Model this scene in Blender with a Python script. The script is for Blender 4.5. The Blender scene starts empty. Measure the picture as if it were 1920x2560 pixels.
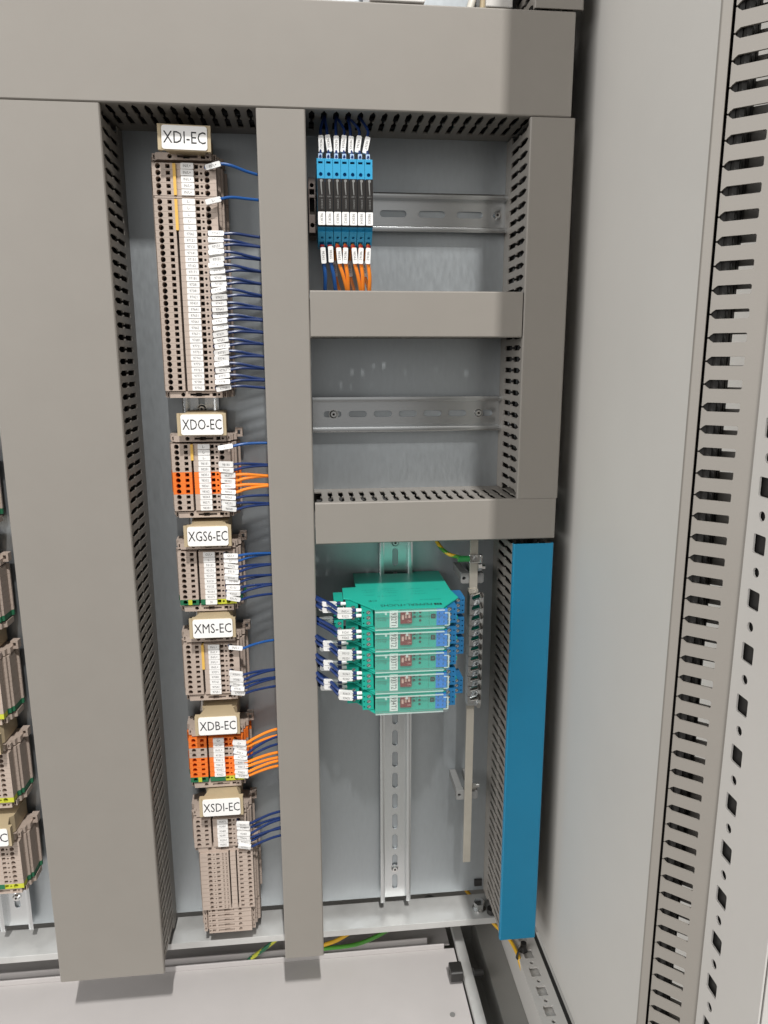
import bpy, bmesh, math, random
from mathutils import Vector, Matrix
from mathutils.geometry import tessellate_polygon
random.seed(7)
MM = 0.001
scene = bpy.context.scene
COL = scene.collection

# ------------------------------------------------------------------ camera
def cam_axes(yaw, pitch, roll):
    y, p, r = map(math.radians, (yaw, pitch, roll))
    f = Vector((math.sin(y)*math.cos(p), math.cos(y)*math.cos(p), -math.sin(p)))
    rt = Vector((math.cos(y), -math.sin(y), 0)); up = rt.cross(f)
    return rt*math.cos(r)+up*math.sin(r), -rt*math.sin(r)+up*math.cos(r), f
cr, cu, cf = cam_axes(5.963, 11.882, -0.114)
cam_d = bpy.data.cameras.new('camera'); cam = bpy.data.objects.new('camera', cam_d); COL.objects.link(cam)
M = Matrix.Identity(4)
for i, v in enumerate((cr, cu, -cf)):
    for j in range(3): M[j][i] = v[j]
M.translation = Vector((36.58, -744.54, -203.72))*MM
cam.matrix_world = M
cam_d.sensor_fit = 'HORIZONTAL'; cam_d.sensor_width = 36; cam_d.lens = 36*1820.5/1920
cam_d.clip_start = 0.01; cam_d.clip_end = 100
scene.camera = cam

# ------------------------------------------------------------------ light: bright workshop interior + one ceiling lamp
world = bpy.data.worlds.new('World'); scene.world = world; world.use_nodes = True
nt = world.node_tree; nt.nodes.clear()
tc = nt.nodes.new('ShaderNodeTexCoord'); sp = nt.nodes.new('ShaderNodeSeparateXYZ'); mr = nt.nodes.new('ShaderNodeMapRange')
ramp = nt.nodes.new('ShaderNodeValToRGB'); bg = nt.nodes.new('ShaderNodeBackground'); wo = nt.nodes.new('ShaderNodeOutputWorld')
mr.inputs[1].default_value = -1; mr.inputs[2].default_value = 1
ramp.color_ramp.elements[0].position = 0.15; ramp.color_ramp.elements[0].color = (0.30, 0.285, 0.27, 1)
ramp.color_ramp.elements[1].position = 0.85; ramp.color_ramp.elements[1].color = (1.0, 0.99, 0.97, 1)
e = ramp.color_ramp.elements.new(0.5); e.color = (0.56, 0.55, 0.535, 1)
nt.links.new(tc.outputs['Generated'], sp.inputs[0]); nt.links.new(sp.outputs['Z'], mr.inputs[0])
nt.links.new(mr.outputs[0], ramp.inputs[0]); nt.links.new(ramp.outputs[0], bg.inputs[0]); nt.links.new(bg.outputs[0], wo.inputs[0])
bg.inputs[1].default_value = 0.5
def area(name, pos, target, sx, sy, power, col=(1, 0.98, 0.95)):
    d = bpy.data.lights.new(name, 'AREA'); d.shape = 'RECTANGLE'; d.size = sx; d.size_y = sy; d.energy = power; d.color = col
    o = bpy.data.objects.new(name, d); COL.objects.link(o); o.location = pos
    o.rotation_euler = (Vector(target)-Vector(pos)).to_track_quat('-Z', 'Y').to_euler(); return o
area('ceiling_lamp', (0.235, -3.1, 3.7), (0.05, -0.04, -0.4), 0.07, 0.26, 232)
area('soft_left_light', (-2.6, -2.3, 0.8), (0.1, -0.1, -0.4), 2.6, 2.2, 82, (1, 0.985, 0.965))  # broad unseen source added at front left to light left-facing walls
scene.view_settings.view_transform = 'Standard'; scene.view_settings.look = 'None'
scene.view_settings.exposure = 0.04; scene.view_settings.gamma = 1.0; scene.view_settings.use_curve_mapping = False
scene.cycles.max_bounces = 8; scene.cycles.transparent_max_bounces = 12; scene.cycles.caustics_reflective = False; scene.cycles.caustics_refractive = False
scene.cycles.use_denoising = True; scene.cycles.sample_clamp_indirect = 6

# ------------------------------------------------------------------ materials
MATS = {}
def mat(name, col, rough=0.5, metal=0.0, var=0.06, vscale=60, bump=0.0, bscale=900, spec=0.5, streak=None, rvar=0.0):
    if name in MATS: return MATS[name]
    m = bpy.data.materials.new(name); m.use_nodes = True; t = m.node_tree; n = t.nodes; b = n['Principled BSDF']
    b.inputs['Roughness'].default_value = rough; b.inputs['Metallic'].default_value = metal
    b.inputs['Specular IOR Level'].default_value = spec
    co = n.new('ShaderNodeTexCoord'); src = co.outputs['Object']
    if streak:
        mp = n.new('ShaderNodeMapping'); mp.inputs['Scale'].default_value = streak; t.links.new(src, mp.inputs[0]); src = mp.outputs[0]
    nz = n.new('ShaderNodeTexNoise'); nz.inputs['Scale'].default_value = vscale; nz.inputs['Detail'].default_value = 5; nz.inputs['Roughness'].default_value = 0.6
    t.links.new(src, nz.inputs[0])
    mx = n.new('ShaderNodeMix'); mx.data_type = 'RGBA'
    mx.inputs[6].default_value = [max(0, c*(1-var*1.6)) for c in col]+[1]; mx.inputs[7].default_value = [min(1, c*(1+var*1.6)) for c in col]+[1]
    t.links.new(nz.outputs[0], mx.inputs[0]); t.links.new(mx.outputs[2], b.inputs['Base Color'])
    if rvar:
        r = n.new('ShaderNodeMapRange'); r.inputs[1].default_value = 0.3; r.inputs[2].default_value = 0.7
        r.inputs[3].default_value = max(0.03, rough-rvar); r.inputs[4].default_value = min(1, rough+rvar)
        t.links.new(nz.outputs[0], r.inputs[0]); t.links.new(r.outputs[0], b.inputs['Roughness'])
    if bump:
        n2 = n.new('ShaderNodeTexNoise'); n2.inputs['Scale'].default_value = bscale; n2.inputs['Detail'].default_value = 3
        t.links.new(co.outputs['Object'], n2.inputs[0])
        bp = n.new('ShaderNodeBump'); bp.inputs['Strength'].default_value = bump; bp.inputs['Distance'].default_value = 0.0004
        t.links.new(n2.outputs[0], bp.inputs['Height']); t.links.new(bp.outputs[0], b.inputs['Normal'])
    MATS[name] = m; return m
DUCT = mat('duct_grey_pvc', (0.262, 0.242, 0.217), 0.5, var=0.03, vscale=25, bump=0.12, bscale=1500)
BLUE = mat('blue_pvc', (0.011, 0.245, 0.44), 0.38, var=0.05, vscale=18, bump=0.05)
PLATE = mat('galvanised_sheet', (0.485, 0.52, 0.545), 0.42, 0.9, var=0.055, vscale=60, streak=(5, 1, 1.4), bump=0.06, bscale=1400, rvar=0.035)
ZINC = mat('zinc_plated_steel', (0.70, 0.72, 0.73), 0.25, 1.0, var=0.02, vscale=25)
SCREW = mat('dull_screw_steel', (0.46, 0.45, 0.43), 0.4, 0.45)
CHROME = mat('bright_steel', (0.72, 0.72, 0.71), 0.16, 1.0, var=0.05)
WHITEP = mat('white_powder_coat', (0.50, 0.475, 0.465), 0.42, var=0.05, vscale=16, bump=0.3, bscale=1800)
PANEL = mat('light_grey_paint', (0.66, 0.64, 0.605), 0.5, var=0.035, vscale=7, bump=0.18, bscale=1300)
FRAME = mat('frame_paint', (0.63, 0.61, 0.58), 0.45, var=0.03, vscale=12, bump=0.1)
DKFLOOR = mat('dark_grey_paint', (0.27, 0.265, 0.25), 0.5, var=0.08, vscale=14, bump=0.1)  # dark grey for the cabinet floor and back wall
BEIGE = mat('terminal_beige', (0.49, 0.40, 0.34), 0.5, var=0.05, vscale=80, bump=0.06)
TAN = mat('holder_tan', (0.46, 0.37, 0.235), 0.5, var=0.05, vscale=60)
ORANGE = mat('orange_plastic', (0.88, 0.205, 0.03), 0.42, var=0.04)
OWIRE = mat('orange_insulation', (0.93, 0.27, 0.025), 0.38, var=0.04)
BWIRE = mat('blue_insulation', (0.012, 0.085, 0.30), 0.35, var=0.08)
DWIRE = mat('dark_blue_insulation', (0.010, 0.030, 0.125), 0.35, var=0.08)
GREENT = mat('earth_green', (0.022, 0.16, 0.075), 0.45, var=0.06)
YELLOWT = mat('earth_yellow', (0.56, 0.58, 0.05), 0.45, var=0.05)
YWIRE = mat('yellow_insulation', (0.78, 0.45, 0.03), 0.4, var=0.05)
GWIRE = mat('green_insulation', (0.06, 0.26, 0.025), 0.4, var=0.05)
YBAR = mat('yellow_jumper', (0.80, 0.49, 0.10), 0.45, var=0.05)
WHITE = mat('marker_white', (0.88, 0.87, 0.855), 0.5, var=0.03)
SLEEVE = mat('sleeve_white', (0.87, 0.86, 0.845), 0.35, var=0.03)
INK = mat('black_ink', (0.012, 0.012, 0.013), 0.6)
GINK = mat('grey_ink', (0.11, 0.108, 0.105), 0.6)
DARK = mat('dark_contact_and_shade', (0.028, 0.024, 0.021), 0.5, 0.4)  # metal contacts; same dark colour stands in for shade in holes and slots
BLACK = mat('black_plastic', (0.022, 0.021, 0.020), 0.42, var=0.08)
RELAY = mat('relay_black', (0.020, 0.018, 0.017), 0.55, var=0.08, spec=0.2)
LBLUE = mat('relay_blue', (0.03, 0.33, 0.58), 0.4, var=0.04)
DBLUE = mat('connector_blue', (0.02, 0.16, 0.36), 0.42, var=0.05)
PGREEN = mat('module_green', (0.018, 0.43, 0.325), 0.42, var=0.04, vscale=40)
CGREEN = mat('connector_green', (0.012, 0.37, 0.28), 0.42, var=0.05, vscale=40)
BRIGHTB = mat('bright_blue_label', (0.008, 0.21, 0.72), 0.4, var=0.04)
RED = mat('switch_red', (0.22, 0.012, 0.012), 0.4, var=0.06)
REDF = mat('ferrule_red', (0.52, 0.035, 0.02), 0.4, var=0.06)
GINK2 = mat('dark_green_print', (0.006, 0.055, 0.04), 0.6)
BAR = mat('tinned_copper_bar', (0.47, 0.44, 0.38), 0.36, 0.55, var=0.07, vscale=50, rvar=0.06)
BROWN = mat('brown_grey_plastic', (0.155, 0.125, 0.112), 0.5, var=0.06)
GREYPL = mat('grey_plastic', (0.20, 0.20, 0.195), 0.5, var=0.05)
CREAM = mat('cream_cable', (0.72, 0.69, 0.62), 0.4)
def clear_mat():
    m = bpy.data.materials.new('clear_polycarbonate'); m.use_nodes = True; t = m.node_tree; t.nodes.clear()
    o = t.nodes.new('ShaderNodeOutputMaterial'); mx = t.nodes.new('ShaderNodeMixShader'); tr = t.nodes.new('ShaderNodeBsdfTransparent')
    mx2 = t.nodes.new('ShaderNodeMixShader'); df = t.nodes.new('ShaderNodeBsdfDiffuse')
    gl = t.nodes.new('ShaderNodeBsdfGlossy'); fr = t.nodes.new('ShaderNodeValue')
    tr.inputs[0].default_value = (0.955, 0.985, 0.975, 1); gl.inputs['Roughness'].default_value = 0.14; fr.outputs[0].default_value = 0.05
    df.inputs[0].default_value = (0.75, 0.85, 0.82, 1); mx2.inputs[0].default_value = 0.05
    t.links.new(fr.outputs[0], mx.inputs[0]); t.links.new(tr.outputs[0], mx2.inputs[1]); t.links.new(df.outputs[0], mx2.inputs[2])
    t.links.new(mx2.outputs[0], mx.inputs[1]); t.links.new(gl.outputs[0], mx.inputs[2])
    t.links.new(mx.outputs[0], o.inputs[0]); return m
CLEAR = clear_mat()

# ------------------------------------------------------------------ mesh helpers (all lengths in millimetres)
def rrect(x0, x1, y0, y1, r, n=3):
    r = min(r, (x1-x0)/2-1e-4, (y1-y0)/2-1e-4); pts = []
    for cx, cy, a in ((x1-r, y1-r, 0), (x0+r, y1-r, 90), (x0+r, y0+r, 180), (x1-r, y0+r, 270)):
        for k in range(n+1):
            t = math.radians(a+90*k/n); pts.append((cx+r*math.cos(t), cy+r*math.sin(t)))
    return pts
def circ(x, y, r, n=12, ph=0): return [(x+r*math.cos(2*math.pi*k/n+ph), y+r*math.sin(2*math.pi*k/n+ph)) for k in range(n)]
def rect(x0, x1, y0, y1): return [(x0, y0), (x1, y0), (x1, y1), (x0, y1)]
class MB:
    def __init__(s): s.v = []; s.f = []; s.m = []; s.mi = 0
    def add(s, vs, fs):
        b = len(s.v); s.v += [tuple(p) for p in vs]; s.f += [tuple(i+b for i in q) for q in fs]; s.m += [s.mi]*len(fs)
    def prism(s, outer, axis, a, b, holes=()):
        def pt(p, t): return {'x': (t, p[0], p[1]), 'y': (p[0], t, p[1]), 'z': (p[0], p[1], t)}[axis]
        loops = [list(outer)]+[list(h) for h in holes]; flat = [p for l in loops for p in l]; n = len(flat)
        vs = [pt(p, a) for p in flat]+[pt(p, b) for p in flat]; fs = []
        if holes:
            tr = tessellate_polygon([[Vector((p[0], p[1], 0)) for p in l] for l in loops])
            for t in tr: fs.append(t); fs.append(tuple(i+n for i in reversed(t)))
        else:
            fs.append(tuple(range(n))); fs.append(tuple(range(2*n-1, n-1, -1)))
        o = 0
        for l in loops:
            k = len(l)
            for i in range(k):
                j = (i+1) % k; fs.append((o+i, o+j, n+o+j, n+o+i))
            o += k
        s.add(vs, fs); return s
    def box(s, x0, x1, y0, y1, z0, z1): return s.prism(rect(x0, x1, y0, y1), 'z', z0, z1)
    def cyl(s, c, axis, r, h0, h1, n=14, r2=None):
        ax = 'xyz'.index(axis); u, w = [i for i in range(3) if i != ax]; vs = []
        for h, rr in ((h0, r), (h1, r if r2 is None else r2)):
            for k in range(n):
                p = [0, 0, 0]; p[ax] = h; p[u] = c[0]+rr*math.cos(2*math.pi*k/n); p[w] = c[1]+rr*math.sin(2*math.pi*k/n); vs.append(p)
        fs = [tuple(range(n)), tuple(range(2*n-1, n-1, -1))]+[(i, (i+1) % n, n+(i+1) % n, n+i) for i in range(n)]
        s.add(vs, fs); return s
    def tube(s, pts, r, n=8, sub=5, split=0):
        P = [Vector(p) for p in pts]; Q = []
        if len(P) > 2:
            E = [2*P[0]-P[1]]+P+[2*P[-1]-P[-2]]
            for i in range(1, len(E)-2):
                p0, p1, p2, p3 = E[i-1:i+3]
                for k in range(sub):
                    t = k/sub; Q.append(0.5*((2*p1)+(p2-p0)*t+(2*p0-5*p1+4*p2-p3)*t*t+(3*p1-p0-3*p2+p3)*t**3))
            Q.append(P[-1])
        else: Q = P
        vs = []; up = None
        for i, q in enumerate(Q):
            d = (Q[min(i+1, len(Q)-1)]-Q[max(i-1, 0)]).normalized()
            if up is None: up = d.orthogonal().normalized()
            up = (up-d*up.dot(d)).normalized(); sd = d.cross(up)
            for k in range(n):
                a = 2*math.pi*k/n; vs.append(q+up*(r*math.cos(a))+sd*(r*math.sin(a)))
        b = len(s.v); s.v += [tuple(p) for p in vs]
        for i in range(len(Q)-1):
            for k in range(n):
                j = (k+1) % n; s.f.append((b+i*n+k, b+i*n+j, b+(i+1)*n+j, b+(i+1)*n+k))
                s.m.append(1 if split and ((k+i*split) % n) < n*0.42 else s.mi)
        s.f.append(tuple(b+k for k in range(n))); s.m.append(s.mi)
        s.f.append(tuple(b+(len(Q)-1)*n+k for k in reversed(range(n)))); s.m.append(s.mi); return s
    def mesh(s, name, mats, smooth=False):
        me = bpy.data.meshes.new(name); me.from_pydata([tuple(c*MM for c in v) for v in s.v], [], s.f)
        for m in (mats if isinstance(mats, (list, tuple)) else [mats]): me.materials.append(m)
        me.polygons.foreach_set('material_index', s.m)
        bm = bmesh.new(); bm.from_mesh(me); bmesh.ops.recalc_face_normals(bm, faces=bm.faces); bm.to_mesh(me); bm.free()
        if smooth:
            me.polygons.foreach_set('use_smooth', [True]*len(me.polygons))
            me.set_sharp_from_angle(angle=math.radians(42))
        me.update(); return me
def link(name, data, parent=None, loc=None, rot=None, bevel=0):
    o = bpy.data.objects.new(name, data); COL.objects.link(o)
    if parent is not None: o.parent = parent
    if loc is not None: o.location = Vector(loc)*MM
    if rot is not None: o.rotation_euler = [math.radians(a) for a in rot]
    if bevel:
        b = o.modifiers.new('edge', 'BEVEL'); b.width = bevel*MM; b.segments = 2; b.limit_method = 'ANGLE'; b.angle_limit = math.radians(40); b.harden_normals = False
    return o
def tag(o, label, cat, group=None):
    o['label'] = label; o['category'] = cat
    if group: o['group'] = group
    return o
def thing(name, label, cat, loc=(0, 0, 0), group=None, rot=None): return tag(link(name, None, None, loc, rot), label, cat, group)
def part(name, mb, mats, parent, loc=None, rot=None, bevel=0, smooth=False):
    return link(name, mb.mesh(name, mats, smooth) if isinstance(mb, MB) else mb, parent, loc, rot, bevel)
def struct(name, mb, mats, bevel=0, smooth=False):
    o = part(name, mb, mats, None, bevel=bevel, smooth=smooth); o['kind'] = 'structure'; return o

# text: mesh facing -Y, centred, scaled to w x h millimetres
TXT = {}
def text_mesh(s, w, h, m, rot=0):
    key = (s, w, h, m.name, rot)
    if key in TXT: return TXT[key]
    cu_ = bpy.data.curves.new('lettering', 'FONT'); cu_.body = s; cu_.resolution_u = 2; cu_.size = 1
    o = bpy.data.objects.new('lettering_source', cu_)
    COL.objects.link(o); dg = bpy.context.evaluated_depsgraph_get(); me = bpy.data.meshes.new_from_object(o.evaluated_get(dg))
    bpy.data.objects.remove(o); bpy.data.curves.remove(cu_)
    xs = [v.co.x for v in me.vertices]; ys = [v.co.y for v in me.vertices]
    x0, x1, y0, y1 = min(xs), max(xs), min(ys), max(ys)
    sx = w/(x1-x0); sy = h/max(y1-y0, 0.4); c, sn = math.cos(math.radians(rot)), math.sin(math.radians(rot))
    for v in me.vertices:
        x = (v.co.x-(x0+x1)/2)*sx; y = (v.co.y-(y0+y1)/2)*sy
        v.co = ((x*c-y*sn)*MM, 0, (x*sn+y*c)*MM)
    me.materials.clear(); me.materials.append(m)
    for p in me.polygons: p.material_index = 0
    me.name = 'lettering'; TXT[key] = me; return me

CX, OFF = -65.5, -230.0        # terminal column centre, offset to the far column
STRIPS = {
 'XDI-EC': [['IN/L+']*5+['L-']*5+'97062 97121 97131 97141 97151 97162 97171 97181 97281 97381 97421 97431 97641 97651 97661 97662 97671 97681 97721 97731 97741 97751 97761 97771 97781 97762'.split()],
 'XDO-EC': [['L-']*3+'98181 98281 98351 98352 98361 98362 98363 98371 98381'.split()],
 'XGS6-EC': [['GS/L+', 'L-']+'93121 93131 93141 93151 93152 93161 93171 SH'.split()],
 'XMS-EC': [['IN/L+']*5+'97071 97081 97161 97541 97551'.split()],
 'XDB-EC': ['GL+ 41201 IN/L+ 41261 93611 93612 93621 93622'.split()+['']],
 'XSDI-EC': ['95471 95481 95482 95491 95501 95502'.split()],
}
def tw(s): return {2: 2.2, 3: 3.4, 5: 6.6}.get(len(s), 5)
for k, v in STRIPS.items():                       # make the lettering first, while the scene is small
    text_mesh(k, 36.4 if len(k) > 6 else 35.4, 9.6, INK)
    for s in set(v[0]):
        if s: text_mesh(s, tw(s), 2.3, GINK); text_mesh(s, tw(s), 2.2, GINK)

# ------------------------------------------------------------------ the setting: plate, walls, floor
m = MB(); m.prism(rect(-470, 283, -826, 700), 'y', 0, 2.5, [rect(221.5, 231, -820, -811)]); plate = struct('mounting_plate', m, PLATE)
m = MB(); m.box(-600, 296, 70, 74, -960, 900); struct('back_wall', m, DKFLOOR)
m = MB(); m.box(293, 296, -437, 70, -866, 900); struct('side_panel', m, PANEL)
m = MB(); m.box(-600, 200, -175, 6, -914, -910); m.box(-600, 188, 6, 8, -914, -904); struct('floor_tray', m, WHITEP, bevel=0.8)
m = MB(); m.box(-600, 168, 12, 14, -914, -899); m.box(-600, 196, 14, 60, -914, -912); struct('floor_lip', m, WHITEP, bevel=0.5)
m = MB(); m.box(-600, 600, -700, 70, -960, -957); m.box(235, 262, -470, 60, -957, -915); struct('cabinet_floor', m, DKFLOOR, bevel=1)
m = MB(); m.box(221.8, 230.7, -2, 2, -819.7, -811.3); tag(part('hole_plug', m, BLACK, None), 'black square plug in the plate corner above the cross rail', 'plug')
# perforated floor frame strip with square and round holes
hs = []
for k in range(-2, 16):
    y = -52.5-25*k
    if y < 25: hs.append(rrect(268.8, 279.6, y-6.2, y+6.2, 1)); hs.append(circ(274.4, y-12.5, 2.1, 10))
m = MB(); m.prism(rect(261.8, 288, -440, 60), 'z', -874, -872, hs); m.box(261.8, 263.8, -440, 60, -915, -874.01); m.box(286, 288, -440, 60, -915, -874.01)
m.box(263.9, 285.9, -440, 60, -879, -876.5)
struct('floor_frame', m, FRAME)
m = MB(); m.box(288.3, 292.7, -440, 40, -900, -873); struct('black_gap_strip', m, BLACK)  # black strip filling the gap beside the side panel
# galvanised cross rail below the plate, with bolt
rail = thing('cross_rail', 'galvanised steel cross rail under the mounting plate', 'rail')
m = MB(); m.prism([(-30, -840), (10, -840), (10, -842), (-28, -842), (-28, -848), (-30, -848)], 'x', -600, 262); part('bar', m, mat('galvanised_rail', (0.60, 0.60, 0.585), 0.45, 0.35, var=0.1, vscale=40, rvar=0.1), rail, bevel=0.5)
m = MB(); m.cyl((225, -14), 'z', 8, -840, -838.5, 20); m.cyl((225, -14), 'z', 6.6, -838.5, -831, 6); part('bolt', m, CHROME, rail)
m = MB(); m.cyl((238, -22), 'z', 5.5, -840, -834, 16); part('plug', m, BLACK, rail)
m = MB(); m.cyl((170, 12), 'z', 6, -870, -843, 12); part('standoff', m, ZINC, rail)
# depth rail beside the tray with the black stopper
dr = thing('depth_rail', 'galvanised rail running forward beside the white floor tray', 'rail')
m = MB(); m.box(201.5, 213, -190, 40, -910, -902); part('bar', m, MATS['galvanised_rail'], dr, bevel=0.6)
st = thing('rubber_stop', 'black rubber stop clamped through the rail beside the tray', 'stop')
m = MB(); m.prism(rrect(-9, 9, -7, 7, 3), 'x', 185, 199.5); part('head', m, BLACK, st, (0, -43, -897), bevel=1)
m = MB(); m.cyl((-43, -897), 'x', 2.4, 184.6, 185.2); part('screw', m, DARK, st)
m = MB(); m.cyl((-43, -900), 'x', 5, 213.2, 224); part('nut', m, BLACK, st)
m = MB(); m.cyl((180, -86), 'z', 3, -910, -909.3, 12); hl = part('drain_plug', m, GREYPL, None); tag(hl, 'small grey plug set flush in the white floor tray', 'plug')

# ------------------------------------------------------------------ wiring ducts
def finger_poly(p, D, style, closed=False):
    h = p/2
    if style == 'side': prof = [(h-1.5, 8), (h-2.05, 8.5), (h-2.05, 21.8), (h-1.1, 23.1), (h-0.4, 23.7), (h-0.4, D-2.2 if closed else 24.2)]
    else: prof = [(h-2.3, 18), (h-2.3, 41), (h-1.0, 43), (h-1.0, 46), (h-2.5, 48), (h-2.5, 65), (h-0.45, 71), (h-0.45, D-2.2)]
    return [(x, n) for x, n in prof]+[(-x, n) for x, n in reversed(prof)]
FM = {}
def duct(name, label, O, L, W, N, length, width, D=80, p=10.5, cover=DUCT, seen=(), style='main', gap=(0, 0), flange=5, group='wiring ducts', rng=(-1, 1e9)):
    root = thing(name, label, 'cable duct', (0, 0, 0), group)
    mt = Matrix.Identity(4)
    for i, a in enumerate((L, W, N)):
        for j in range(3): mt[j][i] = a[j]
    mt.translation = Vector(O)*MM; root.matrix_world = mt
    n0 = 8 if style == 'side' else 18; iw = 1.7 if style == 'side' else 1
    m = MB(); m.box(0, length, iw, width-iw, 0.2, 1.8); m.box(0, length, iw, iw+1.3, 1.8, n0); m.box(0, length, width-iw-1.3, width-iw, 1.8, n0); part('base', m, DUCT, root)
    if (p, D, style) not in FM: FM[(p, D, style)] = MB().prism(finger_poly(p, D, style), 'y', 0, 1.3).mesh('finger', DUCT)
    n = int((length-2)/p); s0 = (length-n*p)/2+p/2
    for w, k in ((iw, 0), (width-iw-1.3, 1)):
        if k in seen:
            rest = MB(); fp = finger_poly(p, D, style)
            for i in range(n):
                if rng[0] <= s0+i*p <= rng[1]: link('finger', FM[(p, D, style)], root, (s0+i*p, w, 0))
                else: rest.prism([(x+s0+i*p, y) for x, y in fp], 'y', w, w+1.3)
            if rest.v: part('slotted_wall', rest, DUCT, root)
        else:
            m = MB(); fp = finger_poly(p, D, style, True)
            for i in range(n): m.prism([(x+s0+i*p, y) for x, y in fp], 'y', w, w+1.3)
            part('slotted_wall', m, DUCT, root)
    c = [(0, D-flange), (0, D-1.0), (1.0, D), (width-1.0, D), (width, D-1.0), (width, D-flange), (width-0.9, D-flange), (width-0.9, D-1.6), (0.9, D-1.6), (0.9, D-flange)]
    m = MB(); m.prism(c, 'x', gap[0], length-gap[1]); part('cover', m, cover, root, bevel=0.25)
    return root
X, Y, Z = Vector((1, 0, 0)), Vector((0, 1, 0)), Vector((0, 0, 1))
# horizontal ducts: L=+X, W=+Z, N=-Y ; vertical ducts: L=-Z, W=+X, N=-Y
H = dict(L=X, W=Z, N=-Y); V = dict(L=-Z, W=X, N=-Y)
duct('wiring_duct', 'wide grey horizontal cable duct running above both compartments', (-460, 0, 0), length=729, width=81.5, seen=(0,), **H)
duct('wiring_duct', 'widest grey vertical cable duct between the two terminal columns', (-229.5, 0, -0.6), length=830, width=104.5, seen=(1,), **V)
duct('wiring_duct', 'long narrow grey vertical cable duct beside the blue terminal wires', (0, 0, -0.6), length=824.5, width=40.8, **V)
duct('wiring_duct', 'short grey vertical cable duct standing directly above the blue-covered duct', (233.3, 0, -0.6), length=334, width=40, seen=(0,), **V)
duct('wiring_duct', 'grey horizontal cable duct directly below the seven relays', (41.3, 0, -185), length=191, width=40, **H)
duct('wiring_duct', 'grey horizontal cable duct directly above the green modules', (41.8, 0, -374.2), length=230, width=39.8, seen=(1,), **H)
duct('wiring_duct', 'grey cable duct with a bright blue cover', (232, 0, -375.6), length=449.5, width=39.8, cover=BLUE, seen=(0,), gap=(3.5, 0), **V)
duct('wiring_duct', 'grey vertical cable duct end standing on top of the wide horizontal duct', (233.3, 0, 240), length=157, width=42.5, seen=(0,), **V)
dirn = Vector((0.75, -0.6614, 0)); nrm = Vector((-0.6614, -0.75, 0))
# duct fixed to the front frame: base at the frame, opening away from it
Bp = Vector((234.7, -440, 800))
duct('wiring_duct', 'small grey slotted duct fixed along the perforated front frame', tuple(Bp-nrm*29), L=-Z, W=nrm, N=-dirn, length=1660, width=29, D=30.2, p=10.3, seen=(1,), rng=(700, 1400), style='side', flange=5)

def bundle(label, a, b, w, n=9):  # black tubes filling a duct; some ducts get them only to darken slots
    m = MB(); A, B_ = Vector(a), Vector(b); d = (B_-A).normalized(); sd = d.cross(Y).normalized()
    for k in range(n):
        for lv in (-12, -26, -42, -58):
            u = (k+0.5)/n*2-1
            pts = [A+(B_-A)*t+sd*(u*w+random.uniform(-2.2, 2.2))+Y*(lv+random.uniform(-5, 5)) for t in [i/8 for i in range(9)]]
            m.tube(pts, 2.3, 6, 2)
    o = part('dark_duct_fill', m, BLACK, None); o['kind'] = 'stuff'; tag(o, label, 'wires')
bundle('dark wires packed inside the wide horizontal duct', (-455, 0, 41), (262, 0, 41), 36, 13)
bundle('dark wires packed inside the widest vertical duct', (-177, 0, -4), (-177, 0, -826), 47, 16)
bundle('dark wires packed inside the long narrow vertical duct', (20.4, 0, -4), (20.4, 0, -822), 15, 5)
bundle('black tubes added to darken the vertical duct above the blue cover', (253.3, 0, 230), (253.3, 0, -330), 15, 5)  # from here on the tubes are added to keep slots dark
bundle('black tubes added to darken the duct below the relays', (44, 0, -165), (230, 0, -165), 15, 5)
bundle('black tubes added to darken the duct above the green modules', (44, 0, -354), (268, 0, -354), 15, 5)
bundle('black tubes added to darken the blue covered duct', (252, 0, -380), (252, 0, -822), 15, 5)
m = MB()  # black tubes added near the lid so the slots look dark
for k in range(6):
    for nn in (19.5, 23.5):
        b0 = Bp-nrm*(5+3.6*k)-dirn*(nn+random.uniform(-.8, .8)); m.tube([b0-Z*(40+i*200)+dirn*random.uniform(-.8, .8) for i in range(9)], 1.9, 6, 2)
o = part('dark_duct_fill', m, BLACK, None); o['kind'] = 'stuff'; tag(o, 'black tubes added to darken the small duct on the front frame', 'wires')
# perforated front frame post
hs = []
for k in range(-16, 30):
    z = -285-25.8*k
    if -880 < z < 250: hs.append(rrect(-454.1, -445.4, z-4.4, z+4.4, 0.8, 2))
    if -880 < z+12.9 < 250: hs.append(circ(-449.7, z+12.9, 2.3, 12))
fp = thing('frame_post', 'light grey perforated steel post at the cabinet front', 'post')
m = MB(); m.prism(rect(-486, -439.5, -885, 900), 'x', 235, 235.9, hs); part('face', m, FRAME, fp)
m = MB(); m.box(237, 296, -439.5, -437.5, -885, 900); m.box(237, 296, -486, -484, -885, 900); m.box(294, 296, -483.9, -439.6, -885, 900); part('fold', m, FRAME, fp)
m = MB(); m.box(237.2, 240, -483.5, -440, -880, 890); part('hole_shade_sheet', m, BLACK, fp)  # black sheet added behind the face so its holes read dark

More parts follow.
